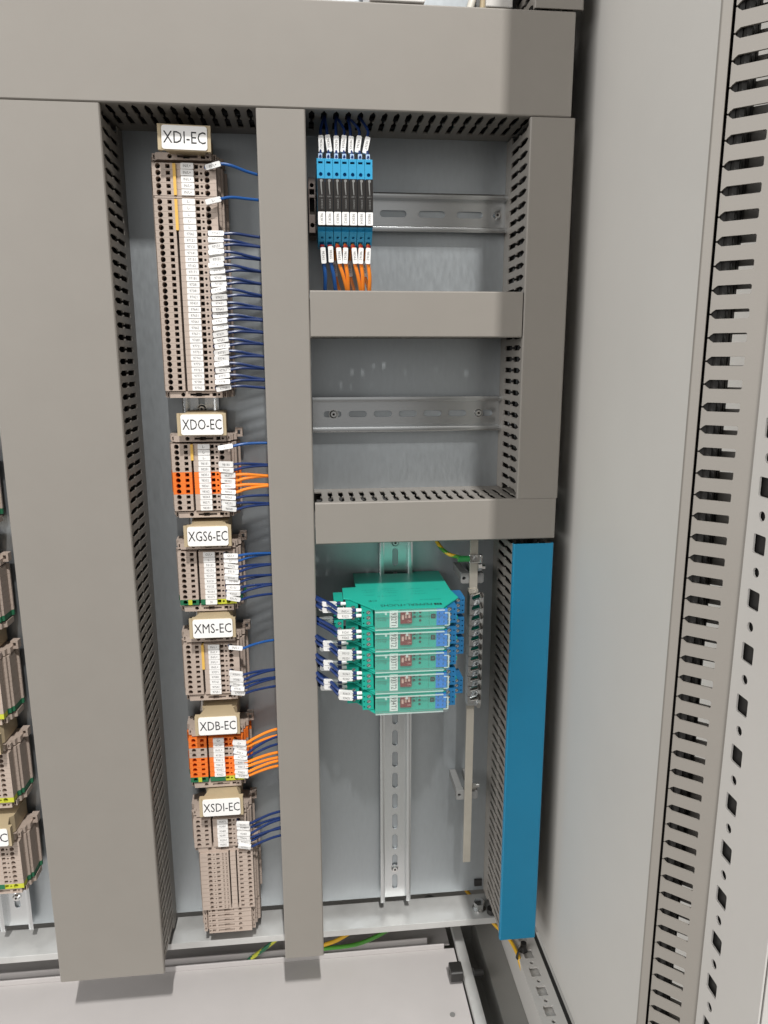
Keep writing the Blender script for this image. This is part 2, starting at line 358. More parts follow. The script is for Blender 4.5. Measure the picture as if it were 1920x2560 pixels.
# ------------------------------------------------------------------ DIN rails
DR = 11.0
def din_rail(label, c, length, vertical, slots, screws, word=None):
    root = thing('din_rail', label, 'rail', c, 'mounting rails', (0, 90, 0) if vertical else None)
    # local: along X, across Z, out -Y ; slots as (centre, length)
    m = MB(); hs = [rrect(s-l/2, s+l/2, -3.1, 3.1, 3.05, 4) for s, l in slots]
    m.prism(rect(-length/2, length/2, -12.4, 12.4), 'y', -1.9, -0.7, hs)
    for s in (1, -1):
        m.prism([(-0.7, s*13.0), (-DR+1.5, s*13.6), (-DR+1.5, s*17.2)]+[(-DR-0.62*math.cos(a*math.pi/2/3)+0.62, s*(15.05-2.45*a/3)) for a in (-3, -2, -1, 0, 1, 2, 3)]+[(-1.9, s*11.8)], 'x', -length/2, length/2)
    part('profile', m, ZINC, root, smooth=True)
    for s in screws:
        q = MB(); q.cyl((s, 0), 'y', 4.9, -1.9, -2.7, 18); q.cyl((s, 0), 'y', 4.2, -2.7, -4.6, 16, 2.8)
        so = part('screw', q, CHROME, root); q = MB(); q.cyl((s, 0), 'y', 1.35, -4.62, -4.75, 6); part('socket', q, DARK, so)
    if word: link('lettering', text_mesh(word, 11, 4, ZINC), root, word_loc)
    return root
word_loc = (83, -2.2, -8)
din_rail('steel mounting rail carrying the seven blue and black relays', (140.5, 0, -66.6), 190, False, [(-16.9, 26), (20.8, 26), (58.2, 26)], [85.5], 'Wöh')
din_rail('empty steel mounting rail between the two horizontal ducts', (138.5, 0, -258.5), 193, False, [(-76.5, 18)]+[(-51+25.6*k, 18.5) for k in range(5)]+[(79.5, 18)], [-75.5, 73.5])
din_rail('long vertical steel mounting rail behind the green modules', (126, 0, -590), 470, True, [(-590+608-14+26.3*k-0, 19) for k in range(-8, 9)], [197, -196])
din_rail('vertical steel mounting rail behind the labelled terminal strips', (-67, 0, -405), 800, True, [(-395+26*k, 18) for k in range(31)], [-153])
din_rail('vertical steel mounting rail under the terminal column beyond the widest duct', (-297, 0, -424), 800, True, [(369, 18)], [364])

# ------------------------------------------------------------------ terminal blocks
P = 5.35
ONES = 'first second third fourth fifth sixth seventh eighth ninth tenth eleventh twelfth thirteenth fourteenth fifteenth sixteenth seventeenth eighteenth nineteenth twentieth'.split()
def nth(i): return ONES[i] if i < 20 else ('twenty-'+ONES[i-20] if i < 29 else ('thirtieth' if i == 29 else 'thirty-'+ONES[i-30]))
YF = -47.0
def body_poly(h=27.3, yf=-38.0):    # side profile in (x,y)
    return [(-h+1, yf), (h-0.5, yf), (h+0.2, -35), (h+2.2, -34), (h+2.4, -31), (h+4.2, -30), (h+4.4, -13), (h+6.3, -12), (h+6.3, -9.5), (20, -7.6), (-20, -7.6), (-h-4, -10), (-h-4, -30), (-h-1.5, -34)]
def face_seg(m, x0, x1, holes, hw): m.prism(rect(x0, x1, -hw, hw), 'y', YF, YF+9, [h for h in holes if min(p[0] for p in h) > x0 and max(p[0] for p in h) < x1])
def flat_hole(x, r): return [(max(px, x-r*0.86) if True else px, pz) for px, pz in circ(x, 0, r, 12, math.pi/12)]
HW = P/2-0.06
H_FEED = [flat_hole(-22.4, 2.4), rect(-15.7, -12.0, -1.75, 1.75), rect(8.6, 12.2, -1.75, 1.75), circ(14.6, 0, 1.15, 10), flat_hole(19.4, 2.4)]
def terminal_meshes(kind):
    if kind == 'feed13':
        hl_ = [flat_hole(-17.6, 2.2), circ(-12.8, 0, 0.9, 8), rect(-10.4, -7.0, -1.5, 1.5), rect(-4.4, -2.6, -1.6, -0.2), rect(-4.4, -2.6, 0.4, 1.7), rect(-0.9, 0.9, -1.6, -0.2), rect(-0.9, 0.9, 0.4, 1.7), rect(13.4, 17.0, -1.5, 1.5), flat_hole(24.0, 2.2)]
        m = MB(); x = -27.5
        for a, b in ((-27.5, 2.3), (3.9, 9.7), (11.3, 27.8)): face_seg(m, a, b, hl_, P/2*0.942-0.06)
        return m
    m = MB()
    for a, b in ((-27.3, -9.4), (-7.3, 27.3)): face_seg(m, a, b, H_FEED, HW)
    return m
COLR = {'b': BEIGE, 'o': ORANGE}
def mk_terminal_proto(kind):
    if kind in COLR: face = terminal_meshes('feed').mesh('face', COLR[kind]); bm_ = COLR[kind]
    elif kind == 'g':
        m = MB()
        for a, b, k in ((-27.3, -19.6, 0), (-19.55, -15.9, 1), (-15.85, -9.4, 0), (-7.3, 8.3, 0), (8.35, 27.3, 1)):
            m.mi = k; face_seg(m, a, b, H_FEED if a != -27.3 else [flat_hole(-22.4, 2.2)], HW)
        face = m.mesh('face', [GREENT, YELLOWT]); bm_ = GREENT
    else: face = terminal_meshes('feed13').mesh('face', BEIGE); bm_ = BEIGE
    hw = P/2*0.942-0.06 if kind == '13' else HW
    body = MB().prism(body_poly(), 'z', -hw, hw).mesh('body', bm_)
    con = MB().prism(rect(-25.5, 25.5, -38.6, -38.05), 'z', -hw+0.3, hw-0.3).mesh('contact', DARK)
    return face, body, con
PROTO = {k: mk_terminal_proto(k) for k in ('b', 'o', 'g', '13')}
MARK = MB().prism(rrect(-5.5, 5.5, -2.42, 2.42, 0.5, 2), 'y', -48.8, -46.9).mesh('marker', WHITE)
def terminal(kind, x, z, code, label, group):
    t = thing('terminal_block', label, 'terminal', (x, 0, z), group); f, b, c = PROTO[kind]
    link('face', f, t); link('body', b, t); link('contact', c, t)
    if code:
        mk = link('marker', MARK, t, (2.9+random.uniform(-.15, .15), random.uniform(-.3, .3), 0.1), (0, random.uniform(-1, 1), 0))
        link('lettering', text_mesh(code, tw(code), 2.3, GINK), mk, (0, -48.86, 0))
    return t
# end brackets
def bracket_mesh(mirror=1, hw=2.9):
    m = MB(); f = mirror
    hs = [circ(-12.0*f, 0, 2.0, 12), [(x*f, z) for x, z in ((-5.6, -1), (-0.6, -1), (-0.6, -1.7), (5, -1.7), (5, -1), (12, -1), (12, 1), (5, 1), (5, 1.7), (-0.6, 1.7), (-0.6, 1), (-5.6, 1))], [(x*f, z) for x, z in rect(14.6, 18.4, -1.6, 1.6)], circ(20.6*f, 0, 1.2, 10)]
    m.prism(rect(-24 if f > 0 else -22, 24 if f < 0 else 23.8, -hw, hw), 'y', -44.5, -38, hs)
    m.prism([(-24, -38), (24, -38), (26, -34), (29, -33), (29.4, -28), (32, -27), (32, -10), (20, -7.6), (-20, -7.6), (-32, -12), (-31, -28), (-28, -30), (-27.5, -35)], 'z', -hw, hw)
    return m.mesh('body', BEIGE)
BRK = {1: bracket_mesh(1), -1: bracket_mesh(-1, 2.75)}
BRK_CLIP = MB().prism(rect(30, 37, -1, 7.5), 'y', -20, -12, [rect(32.2, 35, 1.2, 5.5)]).mesh('clip', BEIGE)
BRK_RIB = MB().prism(rect(24.3, 27.6, -2.8, 2.8), 'y', -41, -36, [rect(25.3, 26.5, -1.8, 1.8)]).mesh('rib', BEIGE)
BRK_SHADE = MB().box(-22, 22, -38.4, -38.05, -2.2, 2.2).mesh('hole_shade', DARK)  # dark strip standing in for shade at the bracket hole bottoms
def end_bracket(x, z, label, group, mirror=1, clip=False):
    t = thing('end_bracket', label, 'end bracket', (x, 0, z), group); link('body', BRK[mirror], t); link('hole_shade', BRK_SHADE, t); link('rib', BRK_RIB, t)
    r = link('rib', BRK_RIB, t, (-51.9, 0, 0))
    if clip: link('clip', BRK_CLIP, t)
    return t
# tan label holders
HOLD = MB(); HOLD.prism(rrect(-22, 22, -10.3, 10.3, 0.8, 2), 'y', -62, -60.4); HOLD.box(-22, -19.4, -62.5, -57, -10.2, 10.2); HOLD.box(19.4, 22, -62.5, -57, -10.2, 10.2); HOLD.box(-21.9, 21.9, -60.4, -57, 8.6, 10.2)
HOLD = HOLD.mesh('bracket', TAN)
STEM = MB(); STEM.prism([(-18, -57), (18, -57), (14, -44), (17.5, -40), (17.5, -8), (-17.5, -8), (-17.5, -40), (-14, -44)], 'z', -9, 9.6); STEM = STEM.mesh('stem', TAN)
CARD = MB().prism(rrect(-18.9, 18.9, -9.3, 9.4, 2.2, 4), 'y', -63.1, -61.9).mesh('label_card', WHITE)
def holder(code, x, z, label, rz=0):
    t = thing('label_holder', label, 'label holder', (x, 0, z), 'strip name holders', (0, rz, 0))
    link('bracket', HOLD, t); link('stem', STEM, t)
    if code:
        c = link('label_card', CARD, t, (0.3, 0, -0.2)); w = 36.4 if len(code) > 6 else 35.4
        link('lettering', text_mesh(code, w if len(code) > 3 else 17, 9.6, INK), c, (0 if len(code) > 3 else 10, -63.16, 0.2))
    return t
# wires with printed sleeves
SLV = MB().prism(rrect(-6.8, 6.8, -2.2, 2.2, 0.9, 3), 'y', -1.7, 1.7).mesh('marker_sleeve', SLEEVE)
def wire(mt_, pts, r, label, group, sleeve=None, code=None, ferrule=None, cat='wire', lw=None, extra=None):
    t = thing('wire', label, cat, (0, 0, 0), group)
    m = MB(); m.tube(pts, r, 8, 6); part('insulation', m, mt_, t, smooth=True)
    for s in ([sleeve] if sleeve else [])+(extra or []):
        loc, rot = s[0], s[1]
        sl = link('marker_sleeve', SLV, t, loc, rot)
        if code: link('lettering', text_mesh(code, lw or tw(code), 2.2, GINK), sl, (0, -1.76, 0))
    if ferrule: part('ferrule', ferrule[0], ferrule[1], t, smooth=True)
    return t
def strip_wire(strip, code, z, tilt, dz_end, colr, dark=False, x0=-47.0, dx=0.0, row=0):
    cx = -40.3+dx; t = math.radians(tilt); hx, hz = 6.8*math.cos(t), 6.8*math.sin(t)
    yy = -53.0+random.uniform(-1.6, 1.6); tilt += random.uniform(-2.5, 2.5); t = math.radians(tilt); hx, hz = 6.8*math.cos(t), 6.8*math.sin(t)
    mt_ = {'o': OWIRE, 'b': BWIRE, 'd': DWIRE}[colr]
    ex, ez = cx+hx, z+hz; zf = z+dz_end; c_ = {'o': 'orange', 'b': 'blue', 'd': 'dark blue'}[colr]
    pts = [(x0-0.2, -44, z), (x0+1.2, -49.5, z-hz*0.7), (cx-hx*.5, yy, z-hz*.5), (ex, yy, ez), (ex+9, yy+1, ez+(zf-ez)*.3+max(1.2, tilt*.1)), (ex+22, yy+5, ez+(zf-ez)*.72+0.9), (4, yy+9, zf)]
    wire(mt_, pts, 1.5 if colr == 'o' else 1.3, '%s wire sleeved %s from the %s terminal down the %s strip' % (c_, code, nth(row), strip), 'wires from the %s strip' % strip, ((cx, yy-0.4, z), (random.uniform(-22, 22), -tilt, random.uniform(-9, 9))), code)
NAMES = {'b': 'beige', 'o': 'orange', 'g': 'green and yellow earth'}
def build_strip(strip, z1, zn, kinds, holder_z, top_z, bot_z, wires, hx=-59.7, cx=CX, gaps=None, rz=0):
    codes = STRIPS[strip][0]; n = len(codes); zs = [z1+(zn-z1)*i/(n-1) for i in range(n)]
    if gaps: zs = gaps(n)
    holder(strip, hx, holder_z, 'tan label holder lettered %s' % strip, rz)
    end_bracket(cx, top_z, 'beige end bracket right under the %s label' % strip if False else 'beige end bracket topping the %s strip' % strip, 'end brackets', clip=strip not in ('XDI-EC',))
    if bot_z: end_bracket(cx, bot_z, 'beige end bracket closing the bottom of the %s strip' % strip, 'end brackets')
    for i, c in enumerate(codes):
        same = codes.count(c) > 1
        lab = '%s terminal block marked %s, %s down the %s strip' % (NAMES[kinds[i]], c, nth(i), strip) if c else 'unmarked green and yellow earth terminal closing the %s strip' % strip
        if same: lab = '%s terminal block marked %s, %s down the %s strip' % (NAMES[kinds[i]], c, nth(i), strip)
        terminal(kinds[i], cx, zs[i], c, lab, '%s terminals' % strip)
    ends = {}
    for i, tilt, grp, col, dx in wires:
        ends.setdefault(grp, []).append(zs[i])
    for i, tilt, grp, col, dx in wires:
        g = ends[grp]; strip_wire(strip, codes[i], zs[i], tilt, sum(g)/len(g)-zs[i]+grp[1]+random.uniform(-.7, .7), col, dx=dx, row=i)
    return zs
def jumper(x, za, zb, label):
    m = MB(); m.prism(rrect(-1.25, 1.25, zb-2.2, za+2.2, 0.4, 2), 'y', -48.2, -42); o = part('jumper_bar', m, YBAR, None, (x, 0, 0)); tag(o, label, 'jumper', 'yellow jumper bars')
def xdi_z(n):
    return [-39.3-5.38*i for i in range(5)]+[-68.4-5.38*i for i in range(n-5)]
rt = lambda: random.uniform(-4, 7)
W = [(0, 14, ('a', -6), 'b', 0.6), (5, 15, ('b', 2), 'b', -0.5)]
gi = 0
for i in range(10, 36):
    gi = (i-9)//2; W.append((i, 4+rt()*0.8, (('p', gi), -1.5)[0:1]+(-1.8,), 'd', random.uniform(-0.3, 0.6)+(i > 15)*0.8))
W = [(a, b, (c[0], c[1]) if not isinstance(c[0], tuple) else (c[0], c[1]), d, e_) for a, b, c, d, e_ in W]
zs = build_strip('XDI-EC', 0, 0, 'b'*36, -20.3, -30.6, -236.0, W, hx=-61.6, gaps=xdi_z, rz=1.0)
jumper(-73.7, zs[0], zs[4], 'yellow jumper bar across the IN/L+ terminals of the XDI-EC strip')
jumper(-73.7, zs[5], zs[9], 'yellow jumper bar across the L- terminals of the XDI-EC strip')
m = MB(); m.prism(body_poly(27.3, -47), 'z', -0.7, 0.7); pp = part('partition_plate', m, BEIGE, None, (CX, 0, -64.6)); tag(pp, 'thin beige partition plate between the two bridged sets', 'partition')
W = [(0, 10, ('a', 3), 'b', 0.3), (3, -4, ('b', -.5), 'd', 0), (4, -5, ('b', -.5), 'd', 0.3), (5, 2, ('c', -0.4), 'o', 1.5), (6, -2, ('c', -0.4), 'o', 1.2), (7, 1, ('d', 1), 'o', 1.2), (8, -3, ('d', 1), 'o', 1.0), (9, -4, ('e', 0), 'd', 0.8), (10, -2, ('f', -1), 'd', 0.8), (11, -10, ('f', -1), 'd', 0.8)]
zs = build_strip('XDO-EC', -284.3, -343.0, 'bbbbbooooBBB'.lower(), -262.2, -277.0, -350.0, W, cx=-64.0)
jumper(-72.2, zs[0], zs[2], 'yellow jumper bar across the L- terminals of the XDO-EC strip')
W = [(0, -1, ('a', 1), 'b', 0.5), (1, -4, ('a', 1), 'b', 0.2), (2, -12, ('b', 0), 'd', 0), (3, -4, ('b', 0), 'd', 0.3), (4, -7, ('c', 1), 'd', 0.2), (5, -2, ('c', 1), 'd', 0.9), (6, 0, ('d', 1.5), 'd', 1.4), (7, -1, ('d', 1.5), 'd', 1.5), (8, -13, ('e', 1), 'd', 1)]
build_strip('XGS6-EC', -389.0, -437.5, 'bbbbbbbbbg', -367.2, -381.5, -444.8, W, cx=-64.2)
W = [(0, -9, ('a', 4), 'b', 0.6), (5, -12, ('b', 2), 'd', 0), (6, -12, ('b', 2), 'd', 0.5), (7, -12, ('c', 3), 'd', 0.4), (8, -2, ('c', 3), 'd', 1.2), (9, -10, ('d', 1.5), 'd', 1)]
zs = build_strip('XMS-EC', -484.4, -532.5, 'b'*10, -459.2, -477.0, -540.0, W, cx=-64.4)
jumper(-72.6, zs[0], zs[4], 'yellow jumper bar across the IN/L+ terminals of the XMS-EC strip')
W = [(0, -10, ('a', 9), 'o', 0.3), (1, -10, ('b', 6), 'o', 0.6), (2, -10, ('c', 12), 'd', 0.8), (3, -8, ('d', 8), 'd', 0.7), (4, -8, ('e', 4), 'o', 0.9), (5, -6, ('e', 3), 'o', 1), (6, -9, ('f', 5), 'o', 1), (7, -5, ('f', 4), 'o', 1.2)]
build_strip('XDB-EC', -586.2, -630.2, 'oobboooog', -562.0, -579.2, -638.0, W, cx=-64.8, hx=-59.9)
W = [(0, -4, ('a', 7), 'd', 0), (1, -9, ('b', 5), 'd', 0), (2, -8, ('b', 5), 'd', 0.2), (3, -10, ('c', 5), 'd', 0.1), (4, -8, ('c', 5), 'd', 0.4), (5, -12, ('d', 4), 'd', 0.5)]
build_strip('XSDI-EC', -679.6, -706.8, 'b'*6, -653.0, -672.0, -714.0, W, cx=-65.2, hx=-60.4)
for i in range(13):
    terminal('13', -60.3, -719.6-P*0.942*i*1.02*1.04, None, '%s unlabelled beige double terminal block down from the XSDI-EC strip' % nth(i), 'unlabelled terminals')
for i in range(5):
    end_bracket(-60.8, -790.2-6.2*i, '%s spare beige end bracket down in the stack below the unlabelled terminals' % nth(i), 'spare end brackets', -1)

# far column beyond the widest duct (only its edge shows)
FAR = [(-352, -438, 0), (-444, -462+0, 0)]
def far_strip(z1, n, hz, top, name, code=None):
    g = 'terminals beyond the widest duct'
    for i in range(n):
        last = i == n-1
        terminal('g' if last else 'b', CX+OFF, z1-5.42*i, None, ('green and yellow earth terminal of the %s' % name if last else '%s beige terminal block of the %s' % (nth(i), name)), g)
    end_bracket(CX+OFF, top, 'beige end bracket topping the %s' % name, 'end brackets', clip=True)
    end_bracket(CX+OFF, z1-5.42*(n-1)-7.2, 'beige end bracket closing the %s' % name, 'end brackets')
    holder(code, -60.3+OFF, hz, 'tan label holder above the %s' % name if not code else 'tan label holder whose lettering ends in EC')
far_strip(-300, 10, -278, -293, 'topmost strip beyond the widest duct')
far_strip(-404, 10, -382, -397, 'second strip down beyond the widest duct')
far_strip(-494.6, 11, -474, -488, 'third strip down beyond the widest duct')
far_strip(-591.5, 10, -571, -584.5, 'fourth strip down beyond the widest duct')
far_strip(-691, 10, -671.5, -684.5, 'lowest strip beyond the widest duct', '-EC')

# ------------------------------------------------------------------ relay modules
RP = 6.86
def relay_housing():
    m = MB(); w = 3.3
    m.prism([(-68, -36.2), (-68, -54), (-74, -54.2), (-74, -91), (-69, -93), (-57, -105.6), (-44, -106), (-30, -98), (-8, -94), (-8, -45), (-30, -38), (-50, -33.5), (-60, -33)], 'x', -w, w)
    m.prism(rect(-w, w, -52.2, -36.2), 'y', -72, -68.1, [rect(-2.1, 1.7, -40.1, -38.3), circ(0, -48.6, 1.6, 12)])
    return m.mesh('housing', LBLUE)
RH = relay_housing()
RLOW = MB().prism(rect(-3.2, 3.2, -7.4, 7.4), 'y', -1.6, 0, [circ(0.4, 1.4, 1.3, 10), rect(-2, 2, -6.0, -2.6)]).mesh('lower_front', LBLUE)
RB = MB(); RB.prism(rrect(-3.25, 3.25, -79.4, -53.2, 0.5, 2), 'y', -77.4, -73.9); RB.prism(rect(-3.3, 3.3, -91.6, -79.3), 'y', -75.4, -74.05); RB = RB.mesh('relay_body', RELAY)
RSTR = MB(); RSTR.prism(circ(0.2, -54.9, 1.25, 10), 'y', -77.6, -77.3); RSTR.prism([(-0.6, -56), (0.5, -56), (0.6, -61), (0.9, -66), (0.2, -66.2), (-0.4, -61)], 'y', -77.6, -77.3); RSTR = RSTR.mesh('light_guide', GREYPL)
RMK = MB().prism(rrect(-3.05, 3.05, -90.6, -79.9, 0.6, 2), 'y', -77.6, -74.9).mesh('marker', WHITE)
RLUG = MB().prism(rect(-1.7, 1.7, -37.2, -30.5), 'y', -66, -63).mesh('lug', mat('pale_blue_plastic', (0.42, 0.55, 0.72), 0.4))
RKB = MB().prism(rect(-2.4, 2.4, -39.9, -38.1), 'y', -68.4, -68.05).mesh('hole_shade', DARK)  # dark inset painting the shade inside the relay's upper hole
RNUM = ['K1', 'K2', 'K3', 'K2', 'K3', 'K4', 'K5']
for i in range(7):
    x = 52.9+RP*i
    t = thing('relay_module', 'slim blue relay module with black relay, %s in the row from the brown end bracket' % ['first', 'second', 'third', 'fourth', 'fifth', 'sixth', 'seventh'][i], 'relay', (x, 0, 0), 'relay modules on the rail')
    link('housing', RH, t); link('hole_shade', RKB, t)
    link('lower_front', RLOW, t, (0, -63.6, -99.2), (43.5, 0, 0))
    b_ = link('relay_body', RB, t); link('light_guide', RSTR, b_)
    link('lettering', text_mesh('681', 3.2, 1.2, GREYPL), b_, (0, -77.45, -67.6))
    link('lettering', text_mesh('24VDC', 8, 1.5, GREYPL, -90), b_, (0.5, -77.45, -73.6))
    mk = link('marker', RMK, t); link('lettering', text_mesh('983' + RNUM[i], 8, 2.2, GINK, -90), mk, (0, -77.65, -85.2)); link('lug', RLUG, t)
    # top wire
    tilt = [1, 8, 0, -6, -2, -9, -13][i]; tx = [1.2, 0.6, 0.4, -0.4, -1.0, -1.6, -1.4][i]
    s = math.sin(math.radians(tilt)); zt = -22.5
    top = [(x, -66, -34), (x+0.2, -64.5, -31), (x+tx*.4, -63, -27), (x+tx-s*7, -60, -16), (x+tx-s*9, -56, -8), (54.2+10.2*(i//2)+3.2, -50, 4)]
    wire(DWIRE if i != 9 else BWIRE, top, 1.25, 'dark blue wire rising from the %s relay into the wide duct' % ['first', 'second', 'third', 'fourth', 'fifth', 'sixth', 'seventh'][i], 'wires above the relays',
         ((x+tx*0.8, -62.5, zt+(0.6 if i % 2 else 0)), (0, 90-tilt*-1, [0, 55, 0, 18, 0, 6, 10][i]) if False else ([0, 0, 0, 0, 0, 0, 0][i], 90-tilt, 0)), '9836%d' % (i+1), lw=7)
    # bottom wire
    col = BWIRE if i < 2 else OWIRE; tl = [-3, -2, -5, 3, -5, 3, 3][i]
    bx = x+[1.2, 0.9, 1.5, 0, 1.5, 0, -0.4][i]; ex = [1.5, 5, 8.5, 3.5, 7, 3, 2.5][i]
    bot = [(x, -59, -104), (x+0.3, -62, -107), (bx-0.6, -64, -110), (bx+0.4, -63, -121), (bx+1+ex*.3, -61, -131), (bx+ex*0.8, -56, -142), (bx+ex, -48, -152)]
    fm = MB(); fm.cyl((0, 0), 'z', 1.9, 0, 4, 10, 1.5)
    w_ = wire(col, bot, 1.7, '%s wire dropping from the %s relay with a red ferrule' % ('blue' if i < 2 else 'orange', ['first', 'second', 'third', 'fourth', 'fifth', 'sixth', 'seventh'][i]), 'wires below the relays',
              ((bx, -64.6, -114.2+(1 if i == 1 else 0)), (0, 90+tl, 0)), '98362' if i > 1 else '98365', lw=7.6)
    q = MB(); q.cyl((x+0.3, -62), 'z', 1.6, -109.5, -104.8, 10, 2.1); part('ferrule', q, REDF, w_)
    if i in (2, 4, 6):   # second wire behind
        q = [(x-1, -44, -100), (x-1.5, -44, -112), (x-2.2, -42, -124), (x+1.5, -44, -140), (x+4, -44, -152)]
        wire(OWIRE, q, 1.5, 'shaded orange wire tucked behind the %s relay wire' % ['', '', 'third', '', 'fifth', '', 'seventh'][i], 'wires below the relays', ((x-2, -44.5, -123), (0, 90-6, 0)), '98362', lw=7.6)
eb = thing('end_bracket', 'brown grey end bracket clamped beside the first relay', 'end bracket', (45.3, 0, -68), 'end brackets')
m = MB(); m.prism(rect(-3, 3, -23.5, 23.5), 'y', -41, -32, [circ(0, 17, 1.8, 12), rect(-2.2, 2.2, 9, 13.6), rect(-2.2, 2.2, -8, 6.5), circ(0, -17, 2, 12)]); m.box(-3, 3, -32, -8, -25, 25); part('body', m, BROWN, eb, bevel=0.3)
m = MB(); m.box(-2.6, 2.6, -32.4, -32.05, -20, 20); part('hole_shade', m, DARK, eb)  # dark strip behind the holes in place of their shade

# ------------------------------------------------------------------ green isolator modules
MP = 20.75; MZ0 = -426.2
SIDE = [(93, -118), (157.5, -118), (175.5, -93), (172.5, -70), (172.5, -3.5), (140, -3.5), (140, -9), (110, -9), (110, -3.5), (80.5, -3.5), (80.5, -51), (67, -52.5), (66.5, -84), (72, -86)]
SIDEM = MB().prism(SIDE, 'z', -1.1, 0).mesh('side_wall', PGREEN)
COREP = [(94, -116), (156, -116), (158, -95), (171, -92), (171, -6), (82, -6), (82, -50), (82, -92), (94, -95)]
CORE = MB(); CORE.prism(COREP, 'z', -18.9, -1.15); CORE = CORE.mesh('core', PGREEN)
FRONT = MB().box(93.5, 157, -117.6, -116.05, -18.4, -1.4).mesh('front_panel', PGREEN)
def conn(x0, x1, yf, yb, side, mt_, name='connector', screws=3):
    m = MB(); hs = [circ((x0+x1)/2+side*0.8, -5.0-5.15*k, 2.05, 12) for k in range(screws)]+[rect((x0+x1)/2-side*3.6-0.7, (x0+x1)/2-side*3.6+0.7, -5.7-5.15*k, -4.3-5.15*k) for k in range(screws)]
    m.prism(rect(x0, x1, -18.2, -1.9), 'y', yf, yf+3, hs); m.box(x0, x1, yf+3, yb, -18.2, -1.9)
    me = m.mesh(name, mt_)
    q = MB()
    for k in range(screws):
        cx, cz = (x0+x1)/2+side*0.8, -5.0-5.15*k
        q.cyl((cx, cz), 'y', 1.75, yf+0.7, yf+3, 12)
    s = q.mesh('screw', SCREW)
    q = MB()
    for k in range(screws):
        cx, cz = (x0+x1)/2+side*0.8, -5.0-5.15*k
        q.prism([(cx-1.5, cz-1.0), (cx-1.2, cz-1.3), (cx+1.5, cz+1.0), (cx+1.2, cz+1.3)], 'y', yf+0.55, yf+0.75)
    return me, s, q.mesh('screw_slot', DARK)
CONS = {'l1': conn(82.0, 92.4, -113, -95, 1, CGREEN), 'l2': conn(68.5, 79.5, -98, -84, 1, CGREEN), 'l3': conn(57.5, 66.3, -83, -60, 1, CGREEN),
        'r1': conn(158.8, 170.5, -112, -94, -1, DBLUE), 'r2': conn(172.2, 183.0, -88, -66, -1, DBLUE)}
COV = MB(); COV.box(93.2, 161.8, -123.2, -122.4, -18.8, -0.9); COV.box(93.2, 157, -122.4, -118.2, -1.7, -0.9); COV.box(93.2, 157, -122.4, -118.2, -18.8, -18.0); COV.box(161, 161.8, -122.4, -117.5, -16, -4); COV.box(93.2, 94, -122.4, -118.2, -17.9, -1.8)
COV = COV.mesh('clear_cover', CLEAR)
COVRIM = MB()
for a in ((93.2, 157, -2.0, -0.8), (93.2, 157, -18.9, -17.9), (160.6, 161.9, -16, -4), (157, 161, -4.6, -3.8), (157, 161, -16.4, -15.6)): COVRIM.prism(rrect(a[0], a[1], a[2], a[3], 0.3, 2), 'y', -123.6, -123.15)
def rimmat():
    m = bpy.data.materials.new('clear_edge'); m.use_nodes = True; b = m.node_tree.nodes['Principled BSDF']
    b.inputs['Base Color'].default_value = (0.72, 0.86, 0.82, 1); b.inputs['Roughness'].default_value = 0.15; b.inputs['Alpha'].default_value = 0.42; return m
COVRIM = COVRIM.mesh('cover_rim', rimmat())
NUB = MB(); NUB.cyl((122.4, -3.0), 'y', 1.2, -124.2, -123.2, 12); NUB.cyl((103, -3.0), 'y', 1.1, -124, -123.2, 12); NUB = NUB.mesh('nub', MATS.get('x') or COVRIM.materials[0])
LBL = MB().prism(rect(107.0, 114.6, -18.3, -2.3), 'y', -118.4, -117.7).mesh('label_card', WHITE)
DIPB = MB().box(116.8, 127.4, -119.6, -117.65, -14.4, -3.6).mesh('switch_block', RED)
DIPT = MB().box(-0.95, 0.95, -120.3, -119.65, -2.2, 2.2).mesh('toggle', mat('toggle_pink', (0.75, 0.42, 0.36), 0.4))
LED = MB().cyl((0, 0), 'y', 1.15, -118.2, -117.65, 12).mesh('indicator', GINK2)
BLZ = MB().box(150.4, 160.5, -118.3, -117.65, -17.6, -2.0).mesh('blue_label', BRIGHTB)
BLB = MB().box(157.1, 160.4, -117.6, -112.5, -17.4, -2.2).mesh('front_step', PGREEN)
LOGO = MB().prism(rect(145.3, 149.4, -10.9, -6.6), 'y', -118.1, -117.65, [rect(146.5, 147.2, -9.9, -7.6), rect(147.8, 148.4, -9.9, -7.6)]).mesh('logo', INK)
CODES = ['932T1', '932T2', '933T1', '933T2', '934T1']
